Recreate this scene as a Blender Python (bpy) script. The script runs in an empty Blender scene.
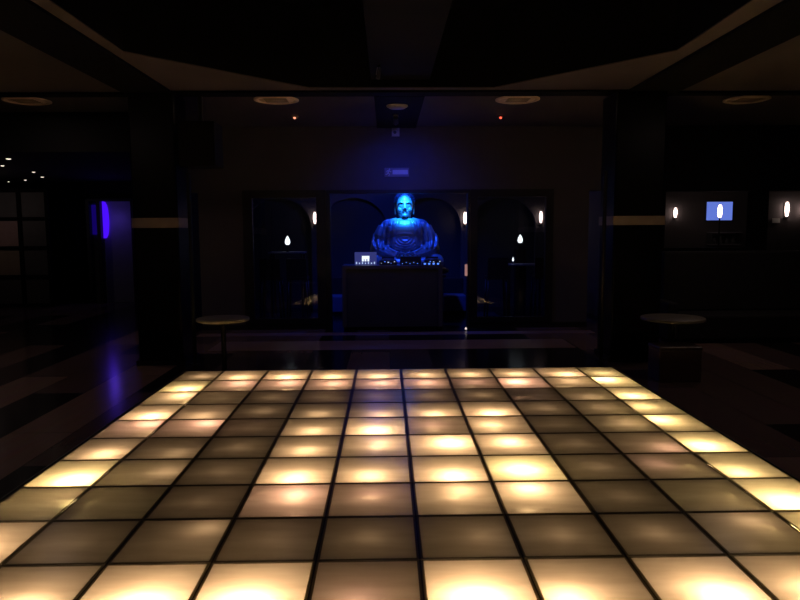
import bpy, bmesh, math, random
from mathutils import Vector, Matrix
from mathutils.bvhtree import BVHTree
random.seed(7)
SC = bpy.context.scene
COL = SC.collection
PI = math.pi

# ------------------------------------------------------------------ materials
def mat(name, col, rough=0.6, metal=0.0, spec=0.5, noise=0.0, nscale=6.0, bump=0.0, coat=0.0, emis=None, estr=0.0):
    m = bpy.data.materials.new(name); m.use_nodes = True
    nt = m.node_tree; N = nt.nodes; L = nt.links
    b = N['Principled BSDF']
    b.inputs['Base Color'].default_value = (*col, 1)
    b.inputs['Roughness'].default_value = rough
    b.inputs['Metallic'].default_value = metal
    b.inputs['Specular IOR Level'].default_value = spec
    b.inputs['Coat Weight'].default_value = coat
    if emis:
        b.inputs['Emission Color'].default_value = (*emis, 1)
        b.inputs['Emission Strength'].default_value = estr
    if noise or bump:
        tc = N.new('ShaderNodeTexCoord'); nz = N.new('ShaderNodeTexNoise')
        nz.inputs['Scale'].default_value = nscale; nz.inputs['Detail'].default_value = 4
        L.new(tc.outputs['Object'], nz.inputs['Vector'])
        if noise:
            mx = N.new('ShaderNodeMix'); mx.data_type = 'RGBA'
            L.new(nz.outputs['Fac'], mx.inputs[0])
            mx.inputs[6].default_value = (*[c*(1-noise) for c in col], 1)
            mx.inputs[7].default_value = (*[min(1, c*(1+noise)) for c in col], 1)
            L.new(mx.outputs[2], b.inputs['Base Color'])
        if bump:
            bp = N.new('ShaderNodeBump'); bp.inputs['Strength'].default_value = bump; bp.inputs['Distance'].default_value = 0.01
            L.new(nz.outputs['Fac'], bp.inputs['Height']); L.new(bp.outputs['Normal'], b.inputs['Normal'])
    return m

def emit(name, col, s):
    m = bpy.data.materials.new(name); m.use_nodes = True
    nt = m.node_tree; nt.nodes.clear()
    e = nt.nodes.new('ShaderNodeEmission'); o = nt.nodes.new('ShaderNodeOutputMaterial')
    e.inputs[0].default_value = (*col, 1); e.inputs[1].default_value = s
    nt.links.new(e.outputs[0], o.inputs[0]); return m

M = {}
M['plaster'] = mat('dark plaster', (0.088, 0.078, 0.086), 0.8, noise=0.12, nscale=3, bump=0.1)
M['ceil'] = mat('ceiling paint', (0.098, 0.080, 0.080), 0.75, noise=0.1, nscale=2)
M['black'] = mat('black paint', (0.004, 0.004, 0.005), 0.85, spec=0.2)
M['blackgloss'] = mat('black lacquer', (0.004, 0.004, 0.0045), 0.30, spec=0.12)
M['beam'] = mat('black beam paint', (0.005, 0.005, 0.005), 0.8, spec=0.15)
M['coffer'] = mat('black coffer paint', (0.003, 0.003, 0.0035), 0.9, spec=0.1)
M['brass'] = mat('pale stone band', (0.30, 0.235, 0.205), 0.5, noise=0.15, nscale=9)
M['frame'] = mat('dark window frame', (0.014, 0.012, 0.011), 0.5)
M['chrome'] = mat('steel edge', (0.5, 0.5, 0.52), 0.25, metal=1.0)
M['stage_side'] = mat('stage side panel', (0.02, 0.02, 0.017), 0.5)
M['rail'] = mat('anodised floor rail', (0.035, 0.030, 0.024), 0.42, metal=0.5, noise=0.3, nscale=12)
M['rim'] = mat('aluminium panel rim', (0.10, 0.088, 0.062), 0.4, metal=0.6, noise=0.2, nscale=14)
M['pit'] = mat('pale light well', (0.55, 0.52, 0.46), 0.8)
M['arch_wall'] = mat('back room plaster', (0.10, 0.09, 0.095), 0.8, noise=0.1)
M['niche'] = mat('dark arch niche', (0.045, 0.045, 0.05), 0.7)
M['bronze'] = mat('statue bronze', (0.30, 0.36, 0.42), 0.34, metal=0.35, noise=0.25, nscale=7, bump=0.2)
M['bronze_hair'] = mat('statue hair bronze', (0.06, 0.07, 0.09), 0.5, metal=0.2)
M['wood_dark'] = mat('dark stained wood', (0.035, 0.018, 0.012), 0.4, noise=0.3, nscale=5)
M['booth'] = mat('booth panel', (0.045, 0.045, 0.06), 0.55, noise=0.2)
M['booth_edge'] = mat('booth edge trim', (0.09, 0.085, 0.09), 0.45)
M['gear'] = mat('black equipment plastic', (0.05, 0.05, 0.055), 0.4)
M['gear_grey'] = mat('grey equipment metal', (0.16, 0.16, 0.18), 0.35, metal=0.5)
M['knob'] = mat('knob plastic', (0.25, 0.25, 0.27), 0.4)
M['blue_led'] = emit('blue indicator', (0.08, 0.22, 1.0), 1.6)
M['white_led'] = emit('white indicator', (0.5, 0.65, 1.0), 0.9)
M['lid'] = emit('laptop lid glow', (0.06, 0.07, 0.32), 0.55)  # lit violet look of the lid put in as emission
M['logo'] = emit('lit emblem', (0.75, 0.85, 1.0), 1.3)
M['fabric_blue'] = mat('blue bench fabric', (0.12, 0.14, 0.22), 0.85, noise=0.2, nscale=10)
M['fabric_dark'] = mat('dark sofa fabric', (0.012, 0.011, 0.012), 0.85, noise=0.2, nscale=10)
M['table_top'] = mat('laminate table top', (0.20, 0.18, 0.15), 0.4, noise=0.1)
M['table_pale'] = mat('pale table top', (0.25, 0.25, 0.28), 0.5)
M['pole'] = mat('dark steel pole', (0.025, 0.024, 0.024), 0.45, metal=0.5)
M['lamp_white'] = emit('glowing lamp glass', (1.0, 0.72, 0.62), 4.5)
M['lamp_table'] = emit('glowing table lamp', (0.9, 1.0, 0.98), 2.5)
M['glow_dim'] = emit('dim warm glow', (1.0, 0.85, 0.8), 0.8)
M['glow_pink'] = emit('pinkish low glow', (0.9, 0.45, 0.42), 0.35)
M['screen'] = emit('blue screen', (0.12, 0.19, 0.66), 1.0)
M['violet'] = emit('violet lamp', (0.07, 0.005, 1.0), 1.0)
M['violet2'] = emit('violet glass, dim side', (0.05, 0.005, 1.0), 0.10)
M['sign_small'] = mat('white sign plate', (0.7, 0.72, 0.68), 0.5)
M['sign_back'] = mat('exit sign plate', (0.22, 0.18, 0.20), 0.5)
M['sign_ink'] = mat('exit sign figure', (0.62, 0.58, 0.62), 0.5)
M['white_plastic'] = mat('white plastic', (0.55, 0.53, 0.52), 0.5)
M['disc'] = mat('pale ceiling disc', (0.85, 0.68, 0.52), 0.6)
M['disc_dark'] = mat('disc louvre', (0.22, 0.17, 0.12), 0.6)
M['red_led'] = emit('red indicator', (1.0, 0.10, 0.05), 2.2)
M['warm_led'] = emit('warm indicator', (1.0, 0.35, 0.22), 1.5)
M['star'] = emit('star light', (1.0, 0.85, 0.68), 1.6)
M['shelf_panel'] = mat('partition panel', (0.10, 0.09, 0.09), 0.6, noise=0.2)
M['shelf_panel_pink'] = mat('pinkish partition panel', (0.42, 0.26, 0.24), 0.6, noise=0.2)
M['shelf_panel_tan'] = mat('tan partition panel', (0.32, 0.24, 0.17), 0.6, noise=0.2)
M['door_white'] = mat('pale door leaf', (0.32, 0.32, 0.34), 0.5, noise=0.1)
M['speaker'] = mat('speaker cabinet', (0.004, 0.004, 0.005), 0.8, spec=0.15)
M['cube_wood'] = mat('reddish wooden cube', (0.055, 0.028, 0.02), 0.5, noise=0.3)

def floor_material():
    m = bpy.data.materials.new('varnished two-tone floorboards'); m.use_nodes = True
    nt = m.node_tree; N = nt.nodes; L = nt.links; b = N['Principled BSDF']
    tc = N.new('ShaderNodeTexCoord'); mp = N.new('ShaderNodeMapping'); mp.vector_type = 'POINT'
    mp.inputs['Rotation'].default_value = (0, 0, PI/2)
    mp.inputs['Location'].default_value = (0.35, 0.12, 0)
    br = N.new('ShaderNodeTexBrick')
    br.offset = 0.37; br.offset_frequency = 2
    br.inputs['Scale'].default_value = 1.0
    br.inputs['Brick Width'].default_value = 2.3
    br.inputs['Row Height'].default_value = 0.55
    br.inputs['Mortar Size'].default_value = 0.004
    br.inputs['Color1'].default_value = (0, 0, 0, 1); br.inputs['Color2'].default_value = (1, 1, 1, 1)
    br.inputs['Mortar'].default_value = (0, 0, 0, 1)
    L.new(tc.outputs['Object'], mp.inputs['Vector']); L.new(mp.outputs['Vector'], br.inputs['Vector'])
    cr = N.new('ShaderNodeValToRGB'); cr.color_ramp.interpolation = 'CONSTANT'
    e = cr.color_ramp.elements
    e[0].position = 0; e[0].color = (0.022, 0.017, 0.017, 1)
    e[1].position = 0.45; e[1].color = (0.30, 0.19, 0.165, 1)
    x = e.new(0.75); x.color = (0.15, 0.098, 0.09, 1)
    L.new(br.outputs['Color'], cr.inputs['Fac'])
    nz = N.new('ShaderNodeTexNoise'); nz.inputs['Scale'].default_value = 3
    mp2 = N.new('ShaderNodeMapping'); mp2.inputs['Scale'].default_value = (6, 0.6, 1)
    L.new(tc.outputs['Object'], mp2.inputs['Vector']); L.new(mp2.outputs['Vector'], nz.inputs['Vector'])
    mx = N.new('ShaderNodeMix'); mx.data_type = 'RGBA'; mx.blend_type = 'MULTIPLY'; mx.inputs[0].default_value = 0.35
    L.new(cr.outputs['Color'], mx.inputs[6]); L.new(nz.outputs['Color'], mx.inputs[7])
    L.new(mx.outputs[2], b.inputs['Base Color'])
    b.inputs['Roughness'].default_value = 0.17
    b.inputs['Specular IOR Level'].default_value = 0.42
    return m
M['floor'] = floor_material()

def frosted_material():
    m = bpy.data.materials.new('frosted glass top'); m.use_nodes = True
    nt = m.node_tree; N = nt.nodes; L = nt.links; N.clear()
    out = N.new('ShaderNodeOutputMaterial')
    tr = N.new('ShaderNodeBsdfTranslucent'); tp = N.new('ShaderNodeBsdfTransparent'); gl = N.new('ShaderNodeBsdfGlossy'); df = N.new('ShaderNodeBsdfDiffuse')
    tc = N.new('ShaderNodeTexCoord'); nz = N.new('ShaderNodeTexNoise'); nz.inputs['Scale'].default_value = 3.5; nz.inputs['Detail'].default_value = 5
    mp = N.new('ShaderNodeMapping'); mp.inputs['Scale'].default_value = (0.5, 3.0, 1)
    L.new(tc.outputs['Object'], mp.inputs['Vector']); L.new(mp.outputs['Vector'], nz.inputs['Vector'])
    cr = N.new('ShaderNodeValToRGB'); cr.color_ramp.elements[0].color = (0.74, 0.70, 0.64, 1); cr.color_ramp.elements[1].color = (0.95, 0.93, 0.88, 1)
    cr.color_ramp.elements[0].position = 0.3; cr.color_ramp.elements[1].position = 0.7
    L.new(nz.outputs['Fac'], cr.inputs['Fac']); L.new(cr.outputs['Color'], tr.inputs['Color'])
    df.inputs['Color'].default_value = (0.25, 0.24, 0.21, 1)
    tp.inputs['Color'].default_value = (0.9, 0.95, 0.9, 1)
    m1 = N.new('ShaderNodeMixShader'); m1.inputs[0].default_value = 0.10
    L.new(tr.outputs[0], m1.inputs[1]); L.new(tp.outputs[0], m1.inputs[2])
    m2 = N.new('ShaderNodeMixShader'); m2.inputs[0].default_value = 0.15
    L.new(m1.outputs[0], m2.inputs[1]); L.new(df.outputs[0], m2.inputs[2])
    fr = N.new('ShaderNodeFresnel'); fr.inputs[0].default_value = 1.22
    gl.inputs['Roughness'].default_value = 0.22
    m3 = N.new('ShaderNodeMixShader')
    L.new(fr.outputs[0], m3.inputs[0]); L.new(m2.outputs[0], m3.inputs[1]); L.new(gl.outputs[0], m3.inputs[2])
    L.new(m3.outputs[0], out.inputs[0]); return m
def clear_material():
    m = bpy.data.materials.new('clear glass underside'); m.use_nodes = True
    nt = m.node_tree; N = nt.nodes; N.clear()
    out = N.new('ShaderNodeOutputMaterial'); tp = N.new('ShaderNodeBsdfTransparent'); tp.inputs[0].default_value = (0.96, 0.98, 0.96, 1)
    nt.links.new(tp.outputs[0], out.inputs[0]); return m
def window_glass():
    m = bpy.data.materials.new('tinted window glass'); m.use_nodes = True
    nt = m.node_tree; N = nt.nodes; L = nt.links; N.clear()
    out = N.new('ShaderNodeOutputMaterial'); tp = N.new('ShaderNodeBsdfTransparent'); gl = N.new('ShaderNodeBsdfGlossy')
    tp.inputs[0].default_value = (0.85, 0.86, 0.9, 1); gl.inputs['Roughness'].default_value = 0.01
    mx = N.new('ShaderNodeMixShader'); mx.inputs[0].default_value = 0.14
    L.new(tp.outputs[0], mx.inputs[1]); L.new(gl.outputs[0], mx.inputs[2]); L.new(mx.outputs[0], out.inputs[0]); return m
def gasket_material():
    m = bpy.data.materials.new('olive edge gasket'); m.use_nodes = True
    nt = m.node_tree; N = nt.nodes; L = nt.links; b = N['Principled BSDF']
    b.inputs['Base Color'].default_value = (0.07, 0.06, 0.04, 1); b.inputs['Roughness'].default_value = 0.45
    tr = N.new('ShaderNodeBsdfTranslucent'); tr.inputs[0].default_value = (0.5, 0.45, 0.30, 1)
    mx = N.new('ShaderNodeMixShader'); mx.inputs[0].default_value = 0.32
    L.new(b.outputs[0], mx.inputs[1]); L.new(tr.outputs[0], mx.inputs[2]); L.new(mx.outputs[0], N['Material Output'].inputs[0]); return m
M['rim'] = gasket_material()
M['frosted'] = frosted_material(); M['clear'] = clear_material(); M['glass'] = window_glass()

# ------------------------------------------------------------------ mesh building
def box(bm, x0, x1, y0, y1, z0, z1, mi=0):
    v = [bm.verts.new(p) for p in ((x0,y0,z0),(x1,y0,z0),(x1,y1,z0),(x0,y1,z0),(x0,y0,z1),(x1,y0,z1),(x1,y1,z1),(x0,y1,z1))]
    for f in ((0,3,2,1),(4,5,6,7),(0,1,5,4),(1,2,6,5),(2,3,7,6),(3,0,4,7)):
        bm.faces.new([v[i] for i in f]).material_index = mi
def lathe(bm, prof, cx=0, cy=0, cz=0, n=32, sx=1, sy=1, smooth=True):
    rings = []
    for r, z in prof:
        rings.append([bm.verts.new((cx+sx*r*math.cos(2*PI*i/n), cy+sy*r*math.sin(2*PI*i/n), cz+z)) for i in range(n)] if r > 1e-6 else [bm.verts.new((cx, cy, cz+z))])
    for a, b in zip(rings[:-1], rings[1:]):
        for i in range(n):
            j = (i+1) % n
            if len(a) > 1 and len(b) > 1: f = bm.faces.new((a[i], a[j], b[j], b[i]))
            elif len(a) > 1: f = bm.faces.new((a[i], a[j], b[0]))
            elif len(b) > 1: f = bm.faces.new((a[0], b[j], b[i]))
            else: continue
            f.smooth = smooth
def cyl(bm, p, r, h, n=24, r2=None):
    r2 = r if r2 is None else r2
    lathe(bm, [(0, 0), (r, 0), (r2, h), (0, h)], *p, n=n, smooth=False)
def tube(bm, pts, r, n=10, smooth=True):
    pts = [Vector(p) for p in pts]; rr = r if isinstance(r, (list, tuple)) else [r]*len(pts)
    rings = []; up = Vector((0.13, 0.21, 1)).normalized()
    for i, p in enumerate(pts):
        t = (pts[min(i+1, len(pts)-1)] - pts[max(i-1, 0)]).normalized()
        s = t.cross(up); s = s.normalized() if s.length > 1e-4 else Vector((1, 0, 0))
        w = s.cross(t)
        rings.append([bm.verts.new(p + rr[i]*(s*math.cos(2*PI*k/n) + w*math.sin(2*PI*k/n))) for k in range(n)])
    for a, b in zip(rings[:-1], rings[1:]):
        for k in range(n):
            f = bm.faces.new((a[k], a[(k+1) % n], b[(k+1) % n], b[k])); f.smooth = smooth
    bm.faces.new(rings[0][::-1]); bm.faces.new(rings[-1])
def ell(bm, c, r, seg=20, rot=None):
    mt = Matrix.Translation(c) @ (rot or Matrix.Identity(4)) @ Matrix.Diagonal((*r, 1))
    g = bmesh.ops.create_uvsphere(bm, u_segments=seg, v_segments=max(8, seg//2+2), radius=1, matrix=mt)
    for v in g['verts']:
        for f in v.link_faces: f.smooth = True
def obj(name, bm, mats, parent=None, bevel=0, loc=None, rot=None):
    me = bpy.data.meshes.new(name)
    bmesh.ops.recalc_face_normals(bm, faces=bm.faces)
    bm.to_mesh(me); bm.free()
    for m in (mats if isinstance(mats, (list, tuple)) else [mats]): me.materials.append(m)
    o = bpy.data.objects.new(name, me); COL.objects.link(o)
    if parent: o.parent = parent
    if loc: o.location = loc
    if rot: o.rotation_euler = rot
    if bevel:
        b = o.modifiers.new('bevel', 'BEVEL'); b.width = bevel; b.segments = 2; b.limit_method = 'ANGLE'
    return o
def B(): return bmesh.new()
def bx(name, ext, m, parent=None, bevel=0, **k):
    bm = B(); box(bm, *ext); return obj(name, bm, m, parent, bevel, **k)
def tag(o, label=None, cat=None, group=None, kind=None):
    if label: o['label'] = label
    if cat: o['category'] = cat
    if group: o['group'] = group
    if kind: o['kind'] = kind
    return o
def thing(name, label, cat, loc=(0, 0, 0), rz=0, group=None):
    o = bpy.data.objects.new(name, None); o.empty_display_size = 0.1; COL.objects.link(o)
    o.location = loc; o.rotation_euler = (0, 0, rz)
    return tag(o, label, cat, group)
def struct(name, bm, m, label, parent=None, bevel=0):
    o = obj(name, bm, m, parent, bevel)
    if not parent: tag(o, label, None, None, 'structure')
    return o
def dup(root, loc, label, rz=None):
    r = root.copy(); COL.objects.link(r); r.location = loc; r['label'] = label
    if rz is not None: r.rotation_euler = (0, 0, rz)
    for ch in list(root.children):
        c = ch.copy(); COL.objects.link(c); c.parent = r
        for g in list(ch.children):
            d = g.copy(); COL.objects.link(d); d.parent = c
    return r
def point(name, loc, col, power, r=0.03):
    l = bpy.data.lights.new(name, 'POINT'); l.color = col; l.energy = power; l.shadow_soft_size = r
    o = bpy.data.objects.new(name, l); COL.objects.link(o); o.location = loc; return o
def spot(name, loc, target, col, power, angle, blend=0.6, r=0.05):
    l = bpy.data.lights.new(name, 'SPOT'); l.color = col; l.energy = power; l.shadow_soft_size = r
    l.spot_size = math.radians(angle); l.spot_blend = blend
    o = bpy.data.objects.new(name, l); COL.objects.link(o); o.location = loc
    o.rotation_euler = (Vector(target)-Vector(loc)).to_track_quat('-Z', 'Y').to_euler(); return o

# ------------------------------------------------------------------ room measurements (metres)
CEIL = 3.48
WALL = 11.85          # face of the end wall
ST0, ST1 = 2.631, 7.631   # stage near / far edge
STOP = 0.15

# ------------------------------------------------------------------ the setting
bm = B(); box(bm, -14, 14, -2.5, 18, -0.1, 0)
struct('floor', bm, M['floor'], 'dark varnished floor of long two-tone boards around the lit dance floor')

def plate_with_hole(bm, outer, inner, z0, z1):
    """flat slab between two loops with the same number of points"""
    n = len(outer)
    vs = [[bm.verts.new((x, y, z)) for x, y in lp] for lp in (outer, inner) for z in (z0, z1)]
    o0, o1, i0, i1 = vs
    for k in range(n):
        j = (k+1) % n
        bm.faces.new((o0[k], o0[j], i0[j], i0[k])); bm.faces.new((o1[k], i1[k], i1[j], o1[j]))
        bm.faces.new((i0[k], i0[j], i1[j], i1[k])); bm.faces.new((o0[k], o1[k], o1[j], o0[j]))
inner = [(-2.70, 1.6), (-2.70, 5.4), (-2.72, 6.95), (-1.10, 8.68), (1.20, 8.70), (2.75, 6.93), (2.70, 5.4), (2.70, 1.6)]
outer = [(-3.42, -2.5), (-3.42, 5.4), (-3.42, 7.6), (-3.42, 12.05), (3.55, 12.05), (3.55, 7.6), (3.55, 5.4), (3.55, -2.5)]
bm = B(); plate_with_hole(bm, outer, inner, CEIL, CEIL+0.012)
struct('ceiling', bm, M['ceil'], 'brown flat ceiling around the black raised recess')
bm = B()
plate_with_hole(bm, [(x*1.02, y+0.03*(1 if y > 5 else -1)) for x, y in inner], inner, CEIL+0.012, CEIL+0.95)
box(bm, -2.8, 2.8, 1.5, 8.8, CEIL+0.95, CEIL+1.05)
struct('ceiling_recess', bm, M['coffer'], 'black raised recess above the dance floor')
bm = B(); box(bm, -14, -3.42, -2.5, 10.4, CEIL, CEIL+0.12)
struct('ceiling_left', bm, M['ceil'], 'brown ceiling over the left aisle')
bm = B(); box(bm, -14, -3.42, 10.4, 18, 2.9, 3.1); box(bm, -14, -3.42, 10.35, 10.4, 2.9, CEIL)
struct('ceiling_left_rear', bm, M['black'], 'lower black ceiling with star lights over the left rear area')
bm = B(); box(bm, 3.55, 14, -2.5, 12.05, CEIL, CEIL+0.12)
struct('ceiling_right', bm, M['ceil'], 'brown ceiling over the right aisle')
bm = B(); box(bm, -3.42, 14, 12.05, 15.4, 3.2, 3.3)
struct('ceiling_rear', bm, M['black'], 'black ceiling of the room behind the end wall')
# beams: dark, just under the ceiling
bm = B(); box(bm, -3.44, -2.84, -2.5, 9.3, CEIL-0.03, CEIL)
struct('trim_1', bm, M['beam'], 'black beam running along the left aisle to the pillar')
bm = B(); box(bm, 2.94, 3.58, -2.5, 9.3, CEIL-0.03, CEIL)
struct('trim_2', bm, M['beam'], 'black beam running along the right aisle to the pillar')
bm = B(); box(bm, -2.84, 2.94, 8.82, 9.10, CEIL-0.025, CEIL); box(bm, -9.5, -3.44, 8.9, 9.10, CEIL-0.025, CEIL); box(bm, 3.58, 9.5, 8.9, 9.10, CEIL-0.025, CEIL)
struct('trim_3', bm, M['beam'], 'black cross beam between the two pillars')
bm = B(); box(bm, -0.30, 0.36, 9.10, WALL, CEIL-0.03, CEIL)
struct('trim_4', bm, M['beam'], 'black strip along the middle of the ceiling before the end wall')

# end wall with its openings: narrow passages at the ends, two windows and the middle opening
def wall_with_openings(bm, x0, x1, y0, y1, z1, ops):
    xs = sorted({x0, x1, *[o[0] for o in ops], *[o[1] for o in ops]})
    for a, b in zip(xs[:-1], xs[1:]):
        mid = (a+b)/2; zs = [(o[2], o[3]) for o in ops if o[0] < mid < o[1]]
        if not zs: box(bm, a, b, y0, y1, 0, z1)
        else:
            lo, hi = zs[0]
            if lo > 0: box(bm, a, b, y0, y1, 0, lo)
            box(bm, a, b, y0, y1, hi, z1)
bm = B()
wall_with_openings(bm, -3.75, 3.95, WALL, WALL+0.2, CEIL, [(-3.70, -3.38, 0, 2.38), (-2.62, -1.20, 0.09, 2.41), (-1.17, 1.27, 0, 2.38), (1.30, 2.74, 0.09, 2.41), (3.36, 3.82, 0, 2.38)])
struct('wall_end', bm, M['plaster'], 'brown plaster end wall with the opening for the statue')
bm = B(); wall_with_openings(bm, 3.95, 12, WALL, WALL+0.2, CEIL, [(4.70, 6.24, 1.38, 2.36), (6.51, 7.6, 1.30, 2.36)])
struct('wall_right_rear', bm, M['black'], 'black wall with serving hatches on the right')
bm = B(); wall_with_openings(bm, -13.9, -5.9, 16.5, 16.7, 2.9, [(-7.30, -6.20, 0, 2.45)])
struct('wall_left_rear', bm, M['black'], 'black rear wall of the left area with a doorway')
bm = B(); box(bm, -13.9, -13.7, -2.5, 16.5, 0, CEIL); struct('wall_left', bm, M['black'], 'black side wall far to the left')
bm = B(); box(bm, 11.8, 12, -2.5, WALL, 0, CEIL); struct('wall_right', bm, M['black'], 'black side wall far to the right')
bm = B(); box(bm, -4.0, -3.75, WALL, 16.5, 0, 3.2)
struct('wall_divider', bm, M['black'], 'black wall between the left area and the rear room')
for i, (x0, x1, xg0, xg1) in enumerate(((-2.62, -1.20, -2.46, -1.36), (1.30, 2.74, 1.42, 2.61))):
    bm = B()
    z0, z1, g0, g1 = 0.09, 2.41, 0.19, 2.28
    ya, yb = WALL-0.03, WALL+0.09
    box(bm, x0, xg0, ya, yb, z0, z1); box(bm, xg1, x1, ya, yb, z0, z1)
    box(bm, xg0, xg1, ya, yb, z0, g0); box(bm, xg0, xg1, ya, yb, g1, z1)
    w = struct('window_%d' % (i+1), bm, M['frame'], ('dark framed floor-length window left of the statue', 'dark framed floor-length window right of the statue')[i])
    bm = B(); box(bm, xg0-0.01, xg1+0.01, -0.006, 0.006, -1.055, 1.055)
    obj('window_pane', bm, M['glass'], w, loc=(0, WALL+0.03, (g0+g1)/2), rot=(-math.radians(1.25), 0, 0))
bm = B()
for x0, x1 in ((-1.19, -1.12), (1.25, 1.29)): box(bm, x0, x1, WALL-0.03, WALL+0.16, 0, 2.41)
box(bm, -1.12, 1.25, WALL-0.03, WALL+0.16, 2.35, 2.41)
d = struct('trim_5', bm, M['frame'], 'dark frame of the middle opening around the booth')
bm = B(); box(bm, 1.262, 1.278, WALL-0.04, WALL-0.031, 1.95, 2.38)
obj('edge_strip', bm, M['chrome'], d)
M['inlay'] = mat('pale inlay boards', (0.34, 0.22, 0.21), 0.35, noise=0.25, nscale=2)
for nn, (ya, yb, xa, xb) in enumerate(((9.75, 10.55, -2.75, 2.6), (11.12, 11.42, -3.3, 3.3))):
    bm = B(); box(bm, xa, xb, ya, yb, -0.01, 0.003)
    struct('trim_%d' % (6+nn), bm, M['inlay'], 'pale inlaid board band across the floor before the end wall')
# side and floor line under the wall
bm = B(); 
for x0, x1 in ((-3.38, -2.62), (2.74, 3.36)): box(bm, x0, x1, WALL-0.02, WALL, 0, 0.09)
box(bm, -2.62, -1.19, WALL-0.02, WALL, 0, 0.085); box(bm, 1.29, 2.74, WALL-0.02, WALL, 0, 0.085)
struct('baseboard_end', bm, M['frame'], 'dark baseboard along the end wall')

# rear room with arches
def arch_wall(bm, centres, w, spring, rise, x0, x1, y0, y1, z1):
    pts = []
    last = x0
    for c in centres:
        a, b = c-w/2, c+w/2
        box(bm, last, a, y0, y1, 0, z1)
        n = 20; prev = None
        for k in range(n+1):
            t = PI - PI*k/n
            p = (c + w/2*math.cos(t), spring + rise*math.sin(t))
            if prev:
                vs = [bm.verts.new(q) for q in ((prev[0], y0, prev[1]), (p[0], y0, p[1]), (p[0], y0, z1), (prev[0], y0, z1), (prev[0], y1, prev[1]), (p[0], y1, p[1]), (p[0], y1, z1), (prev[0], y1, z1))]
                for f in ((0,1,2,3), (7,6,5,4), (0,4,5,1), (3,2,6,7)): bm.faces.new([vs[i] for i in f])
            prev = p
        last = b
    box(bm, last, x1, y0, y1, 0, z1)
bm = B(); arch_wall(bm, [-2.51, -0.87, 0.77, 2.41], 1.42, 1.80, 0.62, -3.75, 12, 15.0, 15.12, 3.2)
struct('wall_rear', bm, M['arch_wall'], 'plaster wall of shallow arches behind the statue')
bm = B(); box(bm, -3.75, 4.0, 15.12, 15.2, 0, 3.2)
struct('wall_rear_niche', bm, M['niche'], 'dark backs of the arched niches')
bm = B(); box(bm, 4.0, 4.1, 12.05, 15.0, 0, 3.2)
struct('wall_rear_right', bm, M['arch_wall'], 'side wall of the rear room')

# pillars
def pillar(n, x0, x1, y0, y1, bands, label):
    bm = B(); box(bm, x0, x1, y0, y1, 0, CEIL-0.03)
    p = struct('pillar', bm, M['blackgloss'], label, bevel=0.02); p['category'] = 'pillar'
    z0, z1 = bands
    bm = B()
    e = 0.012
    box(bm, x0-e, x1+e, y0-e, y0, z0, z1); box(bm, x0-e, x0, y0, y1+e, z0, z1); box(bm, x1, x1+e, y0, y1+e, z0, z1); box(bm, x0, x1, y1, y1+e, z0, z1)
    obj('trim_band', bm, M['brass'], p)
    bm = B(); box(bm, x0-0.03, x1+0.03, y0-0.03, y1+0.03, 0, 0.06); obj('plinth', bm, M['pole'], p)
    return p
pillar(1, -3.37, -2.80, 8.76, 9.30, (1.77, 1.895), 'glossy black square pillar with a pale band, left of the dance floor')
pillar(2, 2.76, 3.40, 8.72, 9.30, (1.77, 1.885), 'glossy black square pillar with a pale band, right of the dance floor')
# chrome poles next to the pillars
for x, lab in ((-2.66, 'thin polished steel pole beside the left pillar'), (2.66, 'thin polished steel pole beside the right pillar')):
    t = thing('steel_pole', lab, 'pole', (x, 8.80, 0))
    bm = B(); cyl(bm, (0, 0, 0.01), 0.025, 2.45, 16); obj('tube', bm, M['pole'], t)
    bm = B(); cyl(bm, (0, 0, 0), 0.06, 0.012, 20); obj('foot_plate', bm, M['chrome'], t)
# hanging speaker beside the left pillar
t = thing('loudspeaker', 'black loudspeaker cabinet hung from the ceiling beside the left pillar', 'loudspeaker', (-2.54, 9.05, 2.55))
bm = B(); box(bm, -0.24, 0.22, -0.22, 0.22, 0, 0.56); obj('cabinet', bm, M['speaker'], t, 0.01)
bm = B(); box(bm, -0.21, 0.19, -0.232, -0.221, 0.03, 0.53); obj('grille', bm, M['speaker'], t)
bm = B(); cyl(bm, (0, 0, 0.56), 0.03, CEIL-2.55-0.56, 12); obj('bracket', bm, M['pole'], t)

# ------------------------------------------------------------------ dance floor
LV = {  # brightness of the lamp below each panel, far row first, left to right
0: [1.3, 2.6, 2.8, 2.6, 2.5, 2.3, 2.2, 2.4, 2.8, 2.3],
1: [3.0, 2.5, 2.5, 2.5, 2.5, 2.4, 1.8, 3.0, 2.3, 3.2],
2: [2.6, 0.8, 0.5, 0.5, 0.6, 0.7, 0.8, 0.4, 1.2, 3.1],
3: [2.8, 1.7, 0.7, 1.3, 1.7, 2.2, 2.5, 0.8, 1.2, 2.7],
4: [2.3, 2.2, 0.4, 2.2, 3.1, 2.0, 2.8, 0.4, 1.5, 3.0],
5: [2.4, 0.9, 0.5, 2.3, 2.6, 3.5, 3.3, 0.6, 1.4, 3.3],
6: [3.6, 1.4, 0.5, 2.8, 2.6, 3.0, 3.9, 0.7, 1.3, 2.6],
7: [1.7, 0.4, 0.35, 2.5, 1.6, 2.5, 2.9, 0.4, 1.0, 3.7],
8: [2.4, 0.6, 0.9, 0.6, 0.5, 0.75, 0.7, 0.7, 1.5, 2.6],
9: [2.6, 2.2, 3.2, 3.3, 1.4, 3.5, 2.4, 3.1, 2.7, 2.7]}
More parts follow.
